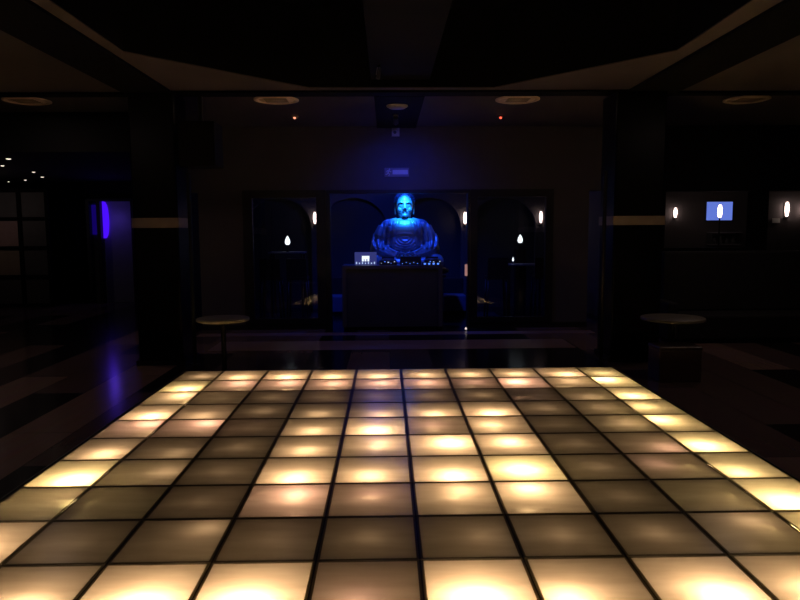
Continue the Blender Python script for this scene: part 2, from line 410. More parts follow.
# lamp position within its cell (share of the cell; + is right / away from the camera)
OFF = {0: [(0.1,-.1), (0,-.25), (0,-.3), (0,-.3), (0,-.3), (0,-.2), (0,-.2), (0,-.2), (0.1,-.3), (0,-.2)],
1: [(.1,-.3), (.15,.2), (.15,.2), (.1,.1), (.1,.1), (0,.1), (0,.1), (-.15,.1), (0,.1), (-.2,.25)],
2: [(.2,.2), (0,0), (0,0), (0,0), (0,0), (0,0), (0,0), (0,0), (0,-.3), (-.1,-.25)],
3: [(.1,-.35), (0,-.35), (0,0), (0,-.3), (.1,-.4), (0,-.4), (0,-.4), (0,0), (0,0), (-.2,.0)],
4: [(.25,.3), (.25,.3), (0,0), (0,-.3), (0,-.3), (-.1,0), (-.15,0), (0,0), (.1,0), (-.25,.2)],
5: [(.1,-.3), (.2,-.3), (0,0), (0,-.25), (.1,.1), (.15,.1), (0,.1), (0,0), (.3,-.3), (-.15,-.25)],
6: [(.15,-.35), (.3,0), (0,0), (0,-.35), (-.05,-.3), (.05,-.35), (-.05,-.1), (0,0), (-.2,.1), (-.2,-.35)],
7: [(.35,.3), (0,0), (0,0), (.1,.2), (0,.15), (.1,.25), (-.1,.3), (0,0), (.3,-.3), (-.1,-.35)],
8: [(-.2,-.3), (0,0), (.3,.3), (0,0), (0,0), (.2,0), (0,0), (0,0), (.15,.28), (0,0)],
9: [(0,-.3), (.1,-.3), (.1,-.32), (-.05,-.32), (-.1,-.3), (-.05,-.32), (-.3,-.32), (.1,-.3), (0,-.3), (0,-.3)]}
POW = {}
#POW0
PT = [[0.5245, 2.2889, 3.5226, 2.6016, 2.3307, 1.5448, 1.5396, 1.7133, 3.175, 1.2757],
[4.5892, 1.6342, 1.717, 1.6436, 1.6685, 1.408, 0.5448, 3.5935, 0.9173, 7.0296],
[2.4757, 0.0552, 0.117, 0.0862, 0.0971, 0.1405, 0.1723, 0.0142, 0.3089, 4.2256],
[4.3189, 0.7971, 0.1566, 0.5959, 1.1144, 2.112, 3.9625, 0.1736, 0.2083, 1.6707],
[1.6629, 1.5383, 0.0377, 1.4675, 4.3398, 0.421, 1.5959, 0.0447, 0.3136, 4.2184],
[1.8844, 0.2441, 0.0956, 1.3725, 1.3557, 5.0814, 2.8882, 0.0699, 0.4909, 5.0991],
[8.0, 0.3071, 0.0663, 3.4029, 2.1973, 4.1089, 5.9633, 0.0896, 0.2113, 2.5296],
[0.1333, 0.003, 0.0459, 1.4469, 0.3653, 1.2168, 2.6975, 0.0502, 0.0268, 8.0],
[6.0216, 0.0389, 0.2476, 0.0321, 0.0775, 0.0939, 0.099, 0.1201, 0.3234, 1.2337],
[2.0852, 2.0852, 7.0045, 7.9374, 0.4353, 8.0, 3.1927, 5.192, 3.7971, 3.7971]]
POW = {(r, c): PT[r][c] for r in range(10) for c in range(10)}
#POW1
BASE = 1.0
def level_power(l): return 0.02 + 0.16*(max(0, l-0.4)/2.6)**2.1
PINK = (1.0, 0.49, 0.32); CREAM = (1.0, 0.59, 0.30); GOLD = (1.0, 0.66, 0.27)
cb = [-2.44] + [-2.5+0.5*k for k in range(1, 10)] + [2.42]
t = thing('dance_floor', 'raised dance floor of square frosted panels lit from below', 'dance floor')
RAILH = 0.020
bm = B()
box(bm, cb[0]-0.03, cb[-1]+0.03, ST0-0.03, ST0-0.018, 0, STOP-0.004); box(bm, cb[0]-0.03, cb[-1]+0.03, ST1+0.018, ST1+0.03, 0, STOP-0.004)
box(bm, cb[0]-0.03, cb[0]-0.018, ST0-0.018, ST1+0.018, 0, STOP-0.004); box(bm, cb[-1]+0.018, cb[-1]+0.03, ST0-0.018, ST1+0.018, 0, STOP-0.004)
obj('side_skirt', bm, M['stage_side'], t)
bm = B(); box(bm, cb[0]-0.018, cb[-1]+0.018, ST0-0.018, ST1+0.018, 0.001, 0.012); obj('light_well', bm, M['pit'], t)
bm = B()
yb_ = [ST1-0.5*k for k in range(11)]
for x in cb: box(bm, x-0.007, x+0.007, ST0-0.018, ST1+0.018, 0.072, STOP-0.006)
for y in yb_:
    for a, b in zip(cb[:-1], cb[1:]): box(bm, a+0.007, b-0.007, y-0.007, y+0.007, 0.072, STOP-0.006)
obj('support_rails', bm, M['rail'], t)
for r in range(10):
    for c in range(10):
        x0, x1 = cb[c]+0.004, cb[c+1]-0.004; y1, y0 = ST1-0.5*r-0.004, ST1-0.5*(r+1)+0.004
        cx, cy = (x0+x1)/2, (y0+y1)/2
        hx, hy = (x1-x0)/2, (y1-y0)/2; e = 0.012
        bm = B(); box(bm, -hx+e, hx-e, -hy+e, hy-e, -0.012, 0)
        bm.faces.ensure_lookup_table()
        for k, f in enumerate(bm.faces): f.material_index = 0 if k == 1 else 1
        g = obj('glass_panel', bm, [M['frosted'], M['clear']], t, loc=(cx, cy, STOP))
        bm = B()
        box(bm, -hx, -hx+e, -hy, hy, -0.003, 0.0005); box(bm, hx-e, hx, -hy, hy, -0.003, 0.0005)
        box(bm, -hx+e, hx-e, -hy, -hy+e, -0.003, 0.0005); box(bm, -hx+e, hx-e, hy-e, hy, -0.003, 0.0005)
        obj('metal_rim', bm, M['rim'], g)
        ox, oy = OFF[r][c]
        lv = LV[r][c]
        p = POW[(r, c)] if (r, c) in POW else level_power(lv)
        if r == 1 and 1 <= c <= 7 or (r, c) in ((4, 5), (7, 4), (5, 8), (6, 8), (4, 0), (4, 1), (9, 4), (7, 3)): colr = PINK
        elif c == 9 or (r, c) in ((6, 0), (6, 6), (1, 0)): colr = GOLD
        else: colr = CREAM
        lp = point('panel_lamp', (cx+ox*0.5*0.86, cy+oy*0.5*0.86, 0.055), colr, p*BASE, 0.045)
        lp.parent = t

# ------------------------------------------------------------------ statue
def seated_statue():
    root = thing('buddha_statue', 'large seated Buddha statue lit bright blue behind the booth', 'statue', (0.19, 13.0, 0))
    def remesh(bm, name, vox, sm=4):
        me = bpy.data.meshes.new('t'); bm.to_mesh(me); bm.free()
        o = bpy.data.objects.new('t', me); COL.objects.link(o)
        r = o.modifiers.new('r', 'REMESH'); r.mode = 'VOXEL'; r.voxel_size = vox; r.use_smooth_shade = True
        s = o.modifiers.new('s', 'SMOOTH'); s.iterations = sm; s.factor = 0.5
        dg = bpy.context.evaluated_depsgraph_get()
        m2 = bpy.data.meshes.new_from_object(o.evaluated_get(dg)); m2.name = name
        bpy.data.objects.remove(o); return m2
    bm = B()
    ell(bm, (0, 0, 1.50), (0.36, 0.25, 0.45)); ell(bm, (0, -0.02, 1.72), (0.38, 0.24, 0.24))
    for s in (-1, 1):
        ell(bm, (s*0.28, 0.01, 1.78), (0.18, 0.19, 0.15))
        tube(bm, [(s*0.12, 0.0, 1.88), (s*0.24, 0.0, 1.84), (s*0.35, 0.0, 1.75)], [0.08, 0.10, 0.14], 16)
        tube(bm, [(s*0.37, 0.0, 1.76), (s*0.45, -0.01, 1.60), (s*0.50, -0.04, 1.42), (s*0.50, -0.10, 1.33)], [0.14, 0.145, 0.15, 0.13], 16)
        ell(bm, (s*0.50, -0.06, 1.36), (0.16, 0.2, 0.17))
        tube(bm, [(s*0.50, -0.08, 1.36), (s*0.34, -0.27, 1.30), (s*0.14, -0.38, 1.25)], [0.14, 0.11, 0.075], 16)
        tube(bm, [(s*0.12, 0, 1.14), (s*0.45, -0.12, 1.13), (s*0.66, -0.26, 1.12)], [0.2, 0.19, 0.13], 16)
        tube(bm, [(s*0.66, -0.26, 1.11), (s*0.35, -0.42, 1.10), (-s*0.08, -0.46, 1.10)], [0.13, 0.12, 0.08], 16)
    ell(bm, (0, 0, 1.08), (0.5, 0.34, 0.12))
    tube(bm, [(0, 0, 1.85), (0, -0.02, 1.98)], [0.14, 0.12], 16)
    base = bm.copy(); tmp = bpy.data.meshes.new('b'); base.to_mesh(tmp); 
    bv = BVHTree.FromBMesh(base); base.free()
    def proj(pts, r, lift=0.004, lim=0.5):
        out = []
        for x, z in pts:
            h = bv.ray_cast(Vector((x, -2, z)), Vector((0, 1, 0)))[0]
            if h and h.y < lim: out.append((x, h.y-lift, z))
        if len(out) > 2:
            n = len(out)
            tube(bm, out, [r*(0.45+0.55*math.sin(PI*(i+0.5)/n)) for i in range(n)], 8)
    # concentric folds across the belly
    for k in range(6):
        R = 0.055+0.05*k
        proj([(1.25*R*math.sin(a), 1.56 - R*0.9*math.cos(a)) for a in [(-1.5+3.0*i/16) for i in range(17)]], 0.021)
    for k in range(3):
        R = 0.08+0.06*k
        proj([(1.3*R*math.sin(a), 1.545 + R*0.55*math.cos(a)) for a in [(-1.2+2.4*i/12) for i in range(13)]], 0.011)
    # robe edges down from the neck, folds over shoulders and arms
    for s in (-1, 1):
        proj([(s*(0.13+0.13*math.sin(PI*0.85*i/14)), 1.93-0.045*i) for i in range(13)], 0.024, 0.008)
        for k in range(5):
            x0 = 0.20+0.075*k
            proj([(s*(x0 + (0.02+0.026*k)*math.sin(PI*0.6*i/15) - 0.012*k*(i/15)**3), 1.90-0.018*k-(0.52-0.02*k)*i/15) for i in range(16)], 0.034, 0.022)
        for k in range(4):
            proj([(s*(0.60-0.13*k*0.8 - 0.30*i/12), 1.40-0.02*k-0.12*math.sin(PI*0.5*i/12)-0.015*k) for i in range(13)], 0.013)
    robe = remesh(bm, 'robed_body', 0.0105, 1)
    body = bpy.data.objects.new('robed_body', robe); COL.objects.link(body); body.parent = root
    robe.materials.clear(); robe.materials.append(M['bronze'])
    # head
    bm = B()
    tube(bm, [(0, 0.0, 1.86), (0, -0.02, 2.05)], [0.125, 0.115], 20)
    ell(bm, (0, -0.03, 2.19), (0.160, 0.195, 0.225), 28); ell(bm, (0, -0.075, 2.06), (0.122, 0.13, 0.115), 24); ell(bm, (0, -0.17, 1.995), (0.055, 0.05, 0.04))
    for s in (-1, 1):
        ell(bm, (s*0.078, -0.150, 2.100), (0.055, 0.05, 0.055))
        tube(bm, [(s*0.02, -0.226, 2.215), (s*0.065, -0.222, 2.238), (s*0.125, -0.175, 2.220)], [0.016, 0.017, 0.010], 8)
        ell(bm, (s*0.066, -0.180, 2.172), (0.034, 0.020, 0.014))
        tube(bm, [(s*0.035, -0.198, 2.166), (s*0.066, -0.203, 2.160), (s*0.10, -0.18, 2.166)], [0.005, 0.008, 0.005], 8)
        ell(bm, (s*0.170, 0.05, 2.13), (0.022, 0.045, 0.105)); ell(bm, (s*0.172, 0.045, 2.045), (0.018, 0.028, 0.035))
        ell(bm, (s*0.026, -0.235, 2.112), (0.018, 0.02, 0.014))
    tube(bm, [(0, -0.215, 2.225), (0, -0.238, 2.16), (0, -0.258, 2.118)], [0.014, 0.019, 0.026], 12)
    tube(bm, [(-0.055, -0.196, 2.063), (-0.02, -0.222, 2.073), (0, -0.222, 2.068), (0.02, -0.222, 2.073), (0.055, -0.196, 2.063)], [0.006, 0.012, 0.011, 0.012, 0.006], 8)
    tube(bm, [(-0.045, -0.196, 2.050), (0, -0.218, 2.044), (0.045, -0.196, 2.050)], [0.006, 0.014, 0.006], 8)
    hm = remesh(bm, 'head', 0.0065, 2)
    h = bpy.data.objects.new('head', hm); COL.objects.link(h); h.parent = root
    hm.materials.clear(); hm.materials.append(M['bronze'])
    bm = B()
    ell(bm, (0, 0.02, 2.25), (0.190, 0.198, 0.172), 24)
    ell(bm, (0, 0.06, 2.12), (0.180, 0.15, 0.17), 20); ell(bm, (0, 0.05, 2.395), (0.10, 0.10, 0.06), 18)
    for i in range(260):   # snail curls
        z = 1-(i+0.5)/260*1.15; rr = math.sqrt(max(0, 1-z*z)); a = i*2.39996
        p = Vector((rr*math.cos(a), rr*math.sin(a), z))
        if p.y < -0.2 and p.z < 0.45: continue
        ell(bm, (p.x*0.190, 0.02+p.y*0.198, 2.25+p.z*0.172), (0.019, 0.019, 0.019), 6)
    hair = obj('hair', bm, M['bronze_hair'], h)
    # hands folded in the lap
    for s in (-1, 1):
        bm = B()
        ell(bm, (s*0.08, -0.42, 1.245), (0.075, 0.05, 0.024))
        for k in range(4):
            y = -0.385-0.024*k; L_ = (0.10, 0.125, 0.13, 0.10)[3-k]
            z = 1.25 + (0.022 if s > 0 else 0)
            tube(bm, [(s*0.05, y, z), (s*(0.05-L_*0.5), y-0.002, z+0.006), (s*(0.05-L_), y-0.002, z-0.004)], [0.013, 0.012, 0.009], 8)
        tube(bm, [(s*0.12, -0.45, 1.26), (s*0.08, -0.475, 1.29), (s*0.015, -0.475, 1.315)], [0.017, 0.014, 0.010], 8)
        obj('hand', bm, M['bronze'], body)
    # plinth of the statue
    bm = B(); lathe(bm, [(0, 0.90), (0.80, 0.90), (0.84, 0.94), (0.82, 0.99), (0.74, 1.01), (0, 1.01)], n=48, sy=0.62, cy=-0.08); obj('seat_slab', bm, M['wood_dark'], root)
    return root
seated_statue()
t = thing('pedestal', 'dark pedestal carrying the statue, behind the booth', 'pedestal', (0.19, 12.95, 0))
bm = B(); box(bm, -0.7, 0.7, -0.4, 0.4, 0, 0.84); obj('body', bm, M['niche'], t, 0.01)
bm = B(); box(bm, -0.75, 0.75, -0.45, 0.45, 0.84, 0.899); obj('top', bm, M['wood_dark'], t, 0.008)

# ------------------------------------------------------------------ booth and equipment
BX0, BX1, BY0, BY1, BZ = -0.92, 0.80, 11.62, 12.22, 1.12
t = thing('dj_booth', 'boxy dark booth standing in the middle opening before the statue', 'booth', ((BX0+BX1)/2, (BY0+BY1)/2, 0))
hw, hd = (BX1-BX0)/2, (BY1-BY0)/2
bm = B(); box(bm, -hw+0.03, hw-0.03, -hd+0.03, hd, 0.06, BZ-0.06); obj('cabinet', bm, M['booth'], t)
bm = B(); box(bm, -hw, hw, -hd, hd, BZ-0.06, BZ); obj('top', bm, M['booth_edge'], t, 0.006)
for a in (-hw, hw-0.07):
    bm = B(); box(bm, a, a+0.07, -hd, -hd+0.03, 0.06, BZ-0.06); obj('corner_post', bm, M['booth_edge'], t)
bm = B(); box(bm, -hw+0.02, hw-0.02, -hd+0.05, hd, 0, 0.06); obj('kick_board', bm, M['black'], t)
# laptop, lid towards the room
t = thing('laptop', 'open laptop with a glowing pale emblem on its lid, left end of the booth', 'laptop', (-0.52, 11.86, BZ))
bm = B(); box(bm, -0.18, 0.18, 0.02, 0.26, 0, 0.016); obj('keyboard_base', bm, M['gear_grey'], t, 0.003)
bm = B(); box(bm, -0.19, 0.19, -0.006, 0.006, 0, 0.22); lid = obj('lid', bm, M['lid'], t, 0, loc=(0, 0.015, 0.004), rot=(0.12, 0, 0))
bm = B(); box(bm, -0.065, 0.065, -0.009, -0.0065, 0.10, 0.155)
for x in (-0.065, -0.02, 0.03): box(bm, x, x+0.032, -0.009, -0.0065, 0.06, 0.10)
obj('emblem', bm, M['logo'], lid)
for k in range(7):
    bm = B(); box(bm, -0.17+0.052*k, -0.15+0.052*k, -0.010, -0.0065, 0.012, 0.05-0.012*(k % 2)); obj('lit_mark', bm, M['white_led'], lid)
def player(x, label, w=0.30):
    t = thing('media_player', label, 'DJ player', (x, 11.88, BZ), 0, 'DJ players on the booth')
    bm = B(); box(bm, -w/2, w/2, -0.18, 0.18, 0, 0.085); obj('housing', bm, M['gear'], t, 0.006)
    bm = B(); cyl(bm, (0, -0.03, 0.085), 0.11, 0.02, 28, 0.10); obj('jog_wheel', bm, M['gear_grey'], t)
    bm = B(); box(bm, -0.11, 0.11, 0.10, 0.15, 0.085, 0.13); obj('display', bm, M['gear'], t)
    for k in range(5):
        bm = B(); s = 0.008+0.008*((k*7) % 3)/2
        box(bm, -w/2+0.03+k*0.055, -w/2+0.03+k*0.055+s*1.6, -0.186, -0.180, 0.03+0.012*((k*5) % 3), 0.03+0.012*((k*5) % 3)+s)
        obj('indicator_light', bm, M['blue_led'] if k % 2 else M['white_led'], t)
    return t
player(-0.13, 'black DJ player with small white and blue lights, right of the laptop')
player(0.64, 'black DJ player at the right end of the booth', 0.28)
t = thing('dj_mixer', 'black mixer with rows of knobs in the middle of the booth', 'mixer', (0.26, 11.88, BZ))
bm = B(); box(bm, -0.18, 0.18, -0.18, 0.16, 0, 0.15); obj('housing', bm, M['gear'], t, 0.006)
for i in range(4):
    for j in range(3):
        bm = B(); cyl(bm, (-0.12+0.08*i, -0.10+0.09*j, 0.15), 0.014, 0.022, 12); obj('knob', bm, M['knob'], t)
for i in range(5):
    bm = B(); box(bm, -0.15+0.065*i, -0.138+0.065*i, -0.186, -0.18, 0.02+0.018*(i % 2), 0.032+0.018*(i % 2)); obj('indicator_light', bm, M['blue_led'], t)
t = thing('light_controller', 'small flat controller with a row of blue lights in front of the right DJ player', 'controller', (0.60, 11.655, BZ))
bm = B(); box(bm, -0.15, 0.16, -0.025, 0.030, 0, 0.05); obj('housing', bm, M['gear'], t, 0.004)
for k in range(4):
    bm = B(); box(bm, -0.12+0.075*k, -0.12+0.075*k+0.035, -0.030, -0.0255, 0.012, 0.036); obj('indicator_light', bm, M['blue_led'], t)

# benches behind the booth
def bench(x0, x1, y, label, back):
    t = thing('bench_seat', label, 'bench', ((x0+x1)/2, y, 0)); w = (x1-x0)/2
    bm = B(); box(bm, -w, w, 0.02, 0.5, 0, 0.08); obj('plinth', bm, M['black'], t)
    bm = B(); box(bm, -w, w, 0, 0.5, 0.08, 0.40); obj('seat', bm, M['fabric_blue'], t, 0.02)
    bm = B(); box(bm, -w, w, 0.5, 0.62, 0.08, back); obj('backrest', bm, M['fabric_dark'], t, 0.02)
bench(-1.36, -1.0, 13.6, 'low blue-lit bench left of the booth in the rear room', 0.75)
bench(0.98, 1.44, 13.6, 'low blue-lit bench right of the booth in the rear room', 0.72)

# ------------------------------------------------------------------ lamps
def wall_lamp(x, z, y, label, on=M['lamp_white'], s=1.0, w=0.8):
    t = thing('wall_lamp', label, 'wall lamp', (x, y, z), 0, 'wall lamps in the rear room')
    bm = B(); box(bm, -0.03*s, 0.03*s, -0.02, 0, -0.17*s, 0.12*s); obj('back_plate', bm, M['pole'], t)
    bm = B(); lathe(bm, [(0, -0.12), (0.03, -0.11), (0.048, -0.02), (0.048, 0.06), (0.03, 0.13), (0, 0.14)], cy=-0.075, n=20); o = obj('glass_shade', bm, on, t)
    o.scale = (s*w, 1, s)
    bm = B(); cyl(bm, (0, -0.075, -0.155*s), 0.02, 0.035*s, 12); obj('socket', bm, M['chrome'], t)
    return t
W = 15.0
wall_lamp(-1.71, 1.98, W, 'glowing wall lamp seen at the right edge of the left window')
wall_lamp(1.56, 1.96, W, 'glowing wall lamp between the statue and the right window')
wall_lamp(3.22, 1.97, W, 'glowing wall lamp at the right edge of the right window')
wall_lamp(6.18, 2.05, W, 'small glowing wall lamp left of the blue screen', s=0.85, w=0.9)
wall_lamp(8.65, 2.11, W, 'large glowing wall lamp in the far right hatch', s=1.25, w=0.7)
wall_lamp(9.03, 2.10, W, 'glowing wall lamp cut by the right edge of the photo', s=1.1)
t = thing('reflected_lamp', 'reflection of a wall lamp, built as a glowing shade on an added post, in front of the blue screen', 'lamp', (6.71, 14.0, 0))  # stands in for a lamp reflected in glass; the post is added
bm = B(); cyl(bm, (0, 0, 0), 0.14, 0.02, 20); obj('foot', bm, M['pole'], t)
bm = B(); cyl(bm, (0, 0, 0.02), 0.014, 1.9, 10); obj('post', bm, M['pole'], t)
bm = B(); lathe(bm, [(0, 1.93), (0.03, 1.94), (0.045, 2.0), (0.045, 2.12), (0.028, 2.19), (0, 2.20)], n=20); obj('glass_shade', bm, M['lamp_white'], t)
# screen and its shelf
t = thing('wall_screen', 'blue glowing television screen on the rear wall at right', 'screen', (7.16, 14.99, 2.09))
bm = B(); box(bm, -0.31, 0.31, -0.05, 0, -0.22, 0.22); obj('casing', bm, M['gear'], t)
bm = B(); box(bm, -0.285, 0.285, -0.055, -0.0505, -0.20, 0.20); obj('display', bm, M['screen'], t)
t = thing('wall_shelf', 'dark shelf with small dim items under the blue screen', 'shelf', (7.25, 14.98, 1.35))
for a in (0, 0.26):
    bm = B(); box(bm, -0.33, 0.33, -0.25, 0, a, a+0.02); obj('board', bm, M['table_pale'], t)
for a in (-0.33, 0.31):
    bm = B(); box(bm, a, a+0.02, -0.25, 0, 0.02, 0.26); obj('side_panel', bm, M['gear'], t)
for k in range(4):
    bm = B(); h = (0.14, 0.18, 0.12, 0.16)[k]; lathe(bm, [(0, 0), (0.03, 0), (0.03, h*0.6), (0.012, h*0.8), (0.012, h), (0, h)], n=14)
    tag(obj('bottle', bm, M['gear_grey'], None, loc=(7.03+0.14*k, 14.86, 1.37)), ('short bottle at the left end of the shelf under the screen', 'tallest bottle on the shelf under the screen', 'smallest bottle on the shelf under the screen', 'bottle at the right end of the shelf under the screen')[k], 'bottle', 'bottles on the shelf under the screen')
t = thing('notice_plate', 'small pale plate beside the large wall lamp in the far right hatch', 'sign', (8.45, 14.985, 1.875))
bm = B(); box(bm, -0.085, 0.085, -0.012, 0, -0.05, 0.05); obj('plate', bm, M['sign_small'], t)
# tables with lamps in the rear room
def table(x, y, w, d, h, label):
    t = thing('lounge_table', label, 'table', (x, y, 0))
    bm = B(); box(bm, -w/2, w/2, -d/2, d/2, h-0.03, h); obj('tabletop', bm, M['table_pale'], t, 0.004)
    for sx in (-1, 1):
        for sy in (-1, 1):
            bm = B(); box(bm, sx*(w/2-0.05)-0.02, sx*(w/2-0.05)+0.02, sy*(d/2-0.05)-0.02, sy*(d/2-0.05)+0.02, 0, h-0.03); obj('leg', bm, M['wood_dark'], t)
table(-2.18, 14.0, 0.72, 0.5, 1.29, 'high table with a teardrop lamp behind the left window')
table(2.62, 13.85, 0.72, 0.5, 1.02, 'table with a candle behind the right window')
def stool(x, y, rz, label):
    t = thing('high_chair', label, 'chair', (x, y, 0), rz, 'high chairs in the rear room')
    bm = B(); box(bm, -0.2, 0.2, -0.2, 0.2, 0.76, 0.82); obj('seat', bm, M['wood_dark'], t, 0.01)
    bm = B(); box(bm, -0.2, 0.2, 0.16, 0.20, 0.82, 1.18); obj('backrest', bm, M['wood_dark'], t, 0.01)
    for sx in (-1, 1):
        for sy in (-1, 1):
            bm = B(); tube(bm, [(sx*0.17, sy*0.17, 0.76), (sx*0.2, sy*0.19, 0)], 0.018, 8); obj('leg', bm, M['wood_dark'], t)
stool(-2.42, 13.42, 3.14, 'dark high chair at the left end of the high table behind the left window')
stool(-1.90, 13.42, 3.14, 'dark high chair at the right end of the high table behind the left window')
stool(1.98, 13.25, 3.14, 'dark high chair nearest the statue behind the right window')
stool(2.90, 13.25, 3.14, 'dark high chair at the right end of the table behind the right window')
def drop_lamp(x, y, z, label, s=1.0):
    t = thing('table_lamp', label, 'lamp', (x, y, z))
    bm = B(); cyl(bm, (0, 0, 0), 0.035, 0.02, 16); cyl(bm, (0, 0, 0.02), 0.012, 0.12*s, 10); obj('base', bm, M['pole'], t)
    bm = B(); lathe(bm, [(0, 0.14*s), (0.035, 0.145*s), (0.055, 0.19*s), (0.045, 0.25*s), (0.02, 0.30*s), (0, 0.33*s)], n=20); obj('glass_shade', bm, M['lamp_table'], t)
drop_lamp(-2.17, 13.95, 1.29, 'white glowing teardrop lamp on the high table behind the left window')
drop_lamp(2.64, 14.25, 1.30, 'white glowing teardrop lamp on the pedestal behind the right window', 0.95)
bx('lamp_pedestal', (2.54, 2.76, 14.18, 14.35, 0, 1.30), M['wood_dark']); tag(bpy.data.objects['lamp_pedestal'], 'narrow dark pedestal under the teardrop lamp behind the right window', 'pedestal')
t = thing('candle', 'small candle burning on the table behind the right window', 'candle', (2.42, 13.85, 1.02))
bm = B(); cyl(bm, (0, 0, 0), 0.03, 0.05, 14); obj('cup', bm, M['chrome'], t)
bm = B(); lathe(bm, [(0, 0.05), (0.018, 0.06), (0.02, 0.09), (0.008, 0.12), (0, 0.14)], n=12); obj('flame', bm, M['lamp_table'], t)
# small added glowing shapes at the right jamb of the middle opening
t = thing('floor_glow_spot', 'tiny added glow spot on the floor at the right jamb of the middle opening', 'candle', (1.19, 11.50, 0))
bm = B(); cyl(bm, (0, 0, 0), 0.028, 0.02, 14); obj('cup', bm, M['chrome'], t)
bm = B(); lathe(bm, [(0, 0.02), (0.018, 0.025), (0.018, 0.05), (0, 0.065)], n=12); obj('flame', bm, M['glow_dim'], t)
t = thing('jamb_glow_strip', 'short dim pinkish added glow strip on the right jamb of the middle opening', 'light strip', (1.225, 11.82, 0.92))
bm = B(); box(bm, -0.022, 0.022, -0.016, 0, 0, 0.20); obj('strip', bm, M['glow_pink'], t)

# ------------------------------------------------------------------ ceiling fixtures
def disc(x, y, label):
    t = thing('ceiling_disc_light', label, 'ceiling light', (x, y, CEIL), 0, 'round ceiling lights')
    bm = B(); lathe(bm, [(0.24, 0), (0.30, 0), (0.30, -0.012), (0.27, -0.02), (0.24, -0.018), (0.235, -0.006), (0.24, 0)], n=40); obj('rim', bm, M['disc'], t)
    bm = B(); lathe(bm, [(0, 0), (0.238, 0), (0.236, -0.010), (0, -0.014)], n=40); obj('diffuser', bm, M['disc'], t)
    bm = B()
    for k in range(5): box(bm, -0.15, 0.15, -0.13+0.06*k, -0.122+0.06*k, -0.018, -0.012)
    obj('louvre', bm, M['disc_dark'], t)
    return t
disc(-1.62, 9.42, 'round pale ceiling light left of the centre line')
disc(1.64, 9.44, 'round pale ceiling light right of the centre line')
disc(-4.95, 9.44, 'round dim ceiling light over the left aisle')
disc(4.80, 9.48, 'round dim ceiling light over the right aisle')
for x, y, m, lab in ((-1.55, 10.76, 'warm_led', 'smoke detector with a warm light, on the ceiling left of the centre'), (1.63, 10.80, 'red_led', 'smoke detector with a red light, on the ceiling right of the centre')):
    t = thing('smoke_detector', lab, 'smoke detector', (x, y, CEIL))
    bm = B(); lathe(bm, [(0, 0), (0.055, 0), (0.055, -0.02), (0.035, -0.04), (0, -0.042)], n=20); obj('housing', bm, M['disc_dark'], t)
    bm = B(); ell(bm, (0, -0.042, -0.035), (0.020, 0.014, 0.020), 10); obj('indicator_light', bm, M[m], t)
t = thing('dome_light', 'small dim dome light on the black ceiling strip', 'ceiling light', (0.01, 9.72, CEIL-0.03))
bm = B(); lathe(bm, [(0, 0), (0.15, 0), (0.15, -0.015), (0.11, -0.04), (0, -0.05)], n=28); obj('dome', bm, M['white_plastic'], t)
t = thing('ceiling_spotlight', 'small blue spotlight hanging from the ceiling strip toward the statue', 'spotlight', (0.0, 10.52, CEIL-0.03))
bm = B(); cyl(bm, (0, 0, -0.03), 0.04, 0.03, 16); obj('mount', bm, M['white_plastic'], t)
bm = B(); tube(bm, [(0, -0.05, -0.045), (0, 0.06, -0.11)], [0.035, 0.042], 16, False); obj('lamp_head', bm, M['gear_grey'], t)
t = thing('security_camera', 'small pale security camera under the ceiling above the exit sign', 'camera', (0.0, WALL, 3.36))
bm = B(); box(bm, -0.05, 0.08, -0.02, 0, -0.05, 0.10); obj('wall_plate', bm, M['white_plastic'], t, 0.005)
bm = B(); tube(bm, [(0, -0.02, 0.03), (0, -0.16, 0.0)], [0.05, 0.045], 16, False); obj('body', bm, M['white_plastic'], t)
bm = B(); tube(bm, [(0, -0.16, 0.0), (0, -0.172, -0.003)], [0.03, 0.03], 16, False); obj('lens', bm, M['gear'], t)
# exit sign
t = thing('exit_sign', 'dim exit sign with a running figure above the statue', 'sign', (0.02, WALL, 2.705))
bm = B(); box(bm, -0.20, 0.22, -0.03, 0, -0.075, 0.075); obj('plate', bm, M['sign_back'], t, 0.004)
bm = B()
ell(bm, (-0.115, -0.033, 0.048), (0.013, 0.004, 0.013), 10)
for p in ([(-0.122, 0.032), (-0.138, -0.008)], [(-0.138, -0.008), (-0.115, -0.03), (-0.128, -0.06)], [(-0.138, -0.008), (-0.158, -0.034), (-0.182, -0.036)], [(-0.122, 0.028), (-0.10, 0.008), (-0.088, 0.018)], [(-0.124, 0.028), (-0.155, 0.022), (-0.165, 0.0)]):
    tube(bm, [(x, -0.034, z) for x, z in p], 0.008, 6)
obj('running_figure', bm, M['sign_ink'], t)
bm = B(); box(bm, -0.06, 0.20, -0.034, -0.0305, -0.035, 0.04); obj('pale_field', bm, M['sign_ink'], t)
# duct and stage light in the recess
t = thing('ceiling_duct', 'black boxed duct running back over the middle of the dance floor', 'duct')
bm = B(); box(bm, -0.33, 0.40, 3.0, 8.68, CEIL+0.10, CEIL+0.45); obj('casing', bm, M['black'], t)
for yy in (4.2, 7.8):
    bm = B(); cyl(bm, (0.03, yy, CEIL+0.45), 0.012, 0.5, 8); obj('hanger_rod', bm, M['pole'], t)
t = thing('stage_light', 'slim pale stage light under the black duct', 'stage light', (-0.22, 7.95, CEIL+0.10))
bm = B(); cyl(bm, (0, 0, -0.02), 0.02, 0.02, 12); obj('clamp', bm, M['pole'], t)
bm = B(); tube(bm, [(0.01, 0, -0.03), (-0.015, -0.03, -0.15)], [0.016, 0.024], 12, False); obj('lamp_head', bm, M['gear_grey'], t)
bm = B(); tube(bm, [(-0.02, 0, -0.02), (-0.035, 0.01, -0.10)], 0.005, 6); obj('yoke', bm, M['white_plastic'], t)
t = thing('projector_head', 'round lamp head in the recess at the top middle of the photo', 'stage light', (0.13, 6.3, CEIL+0.95))
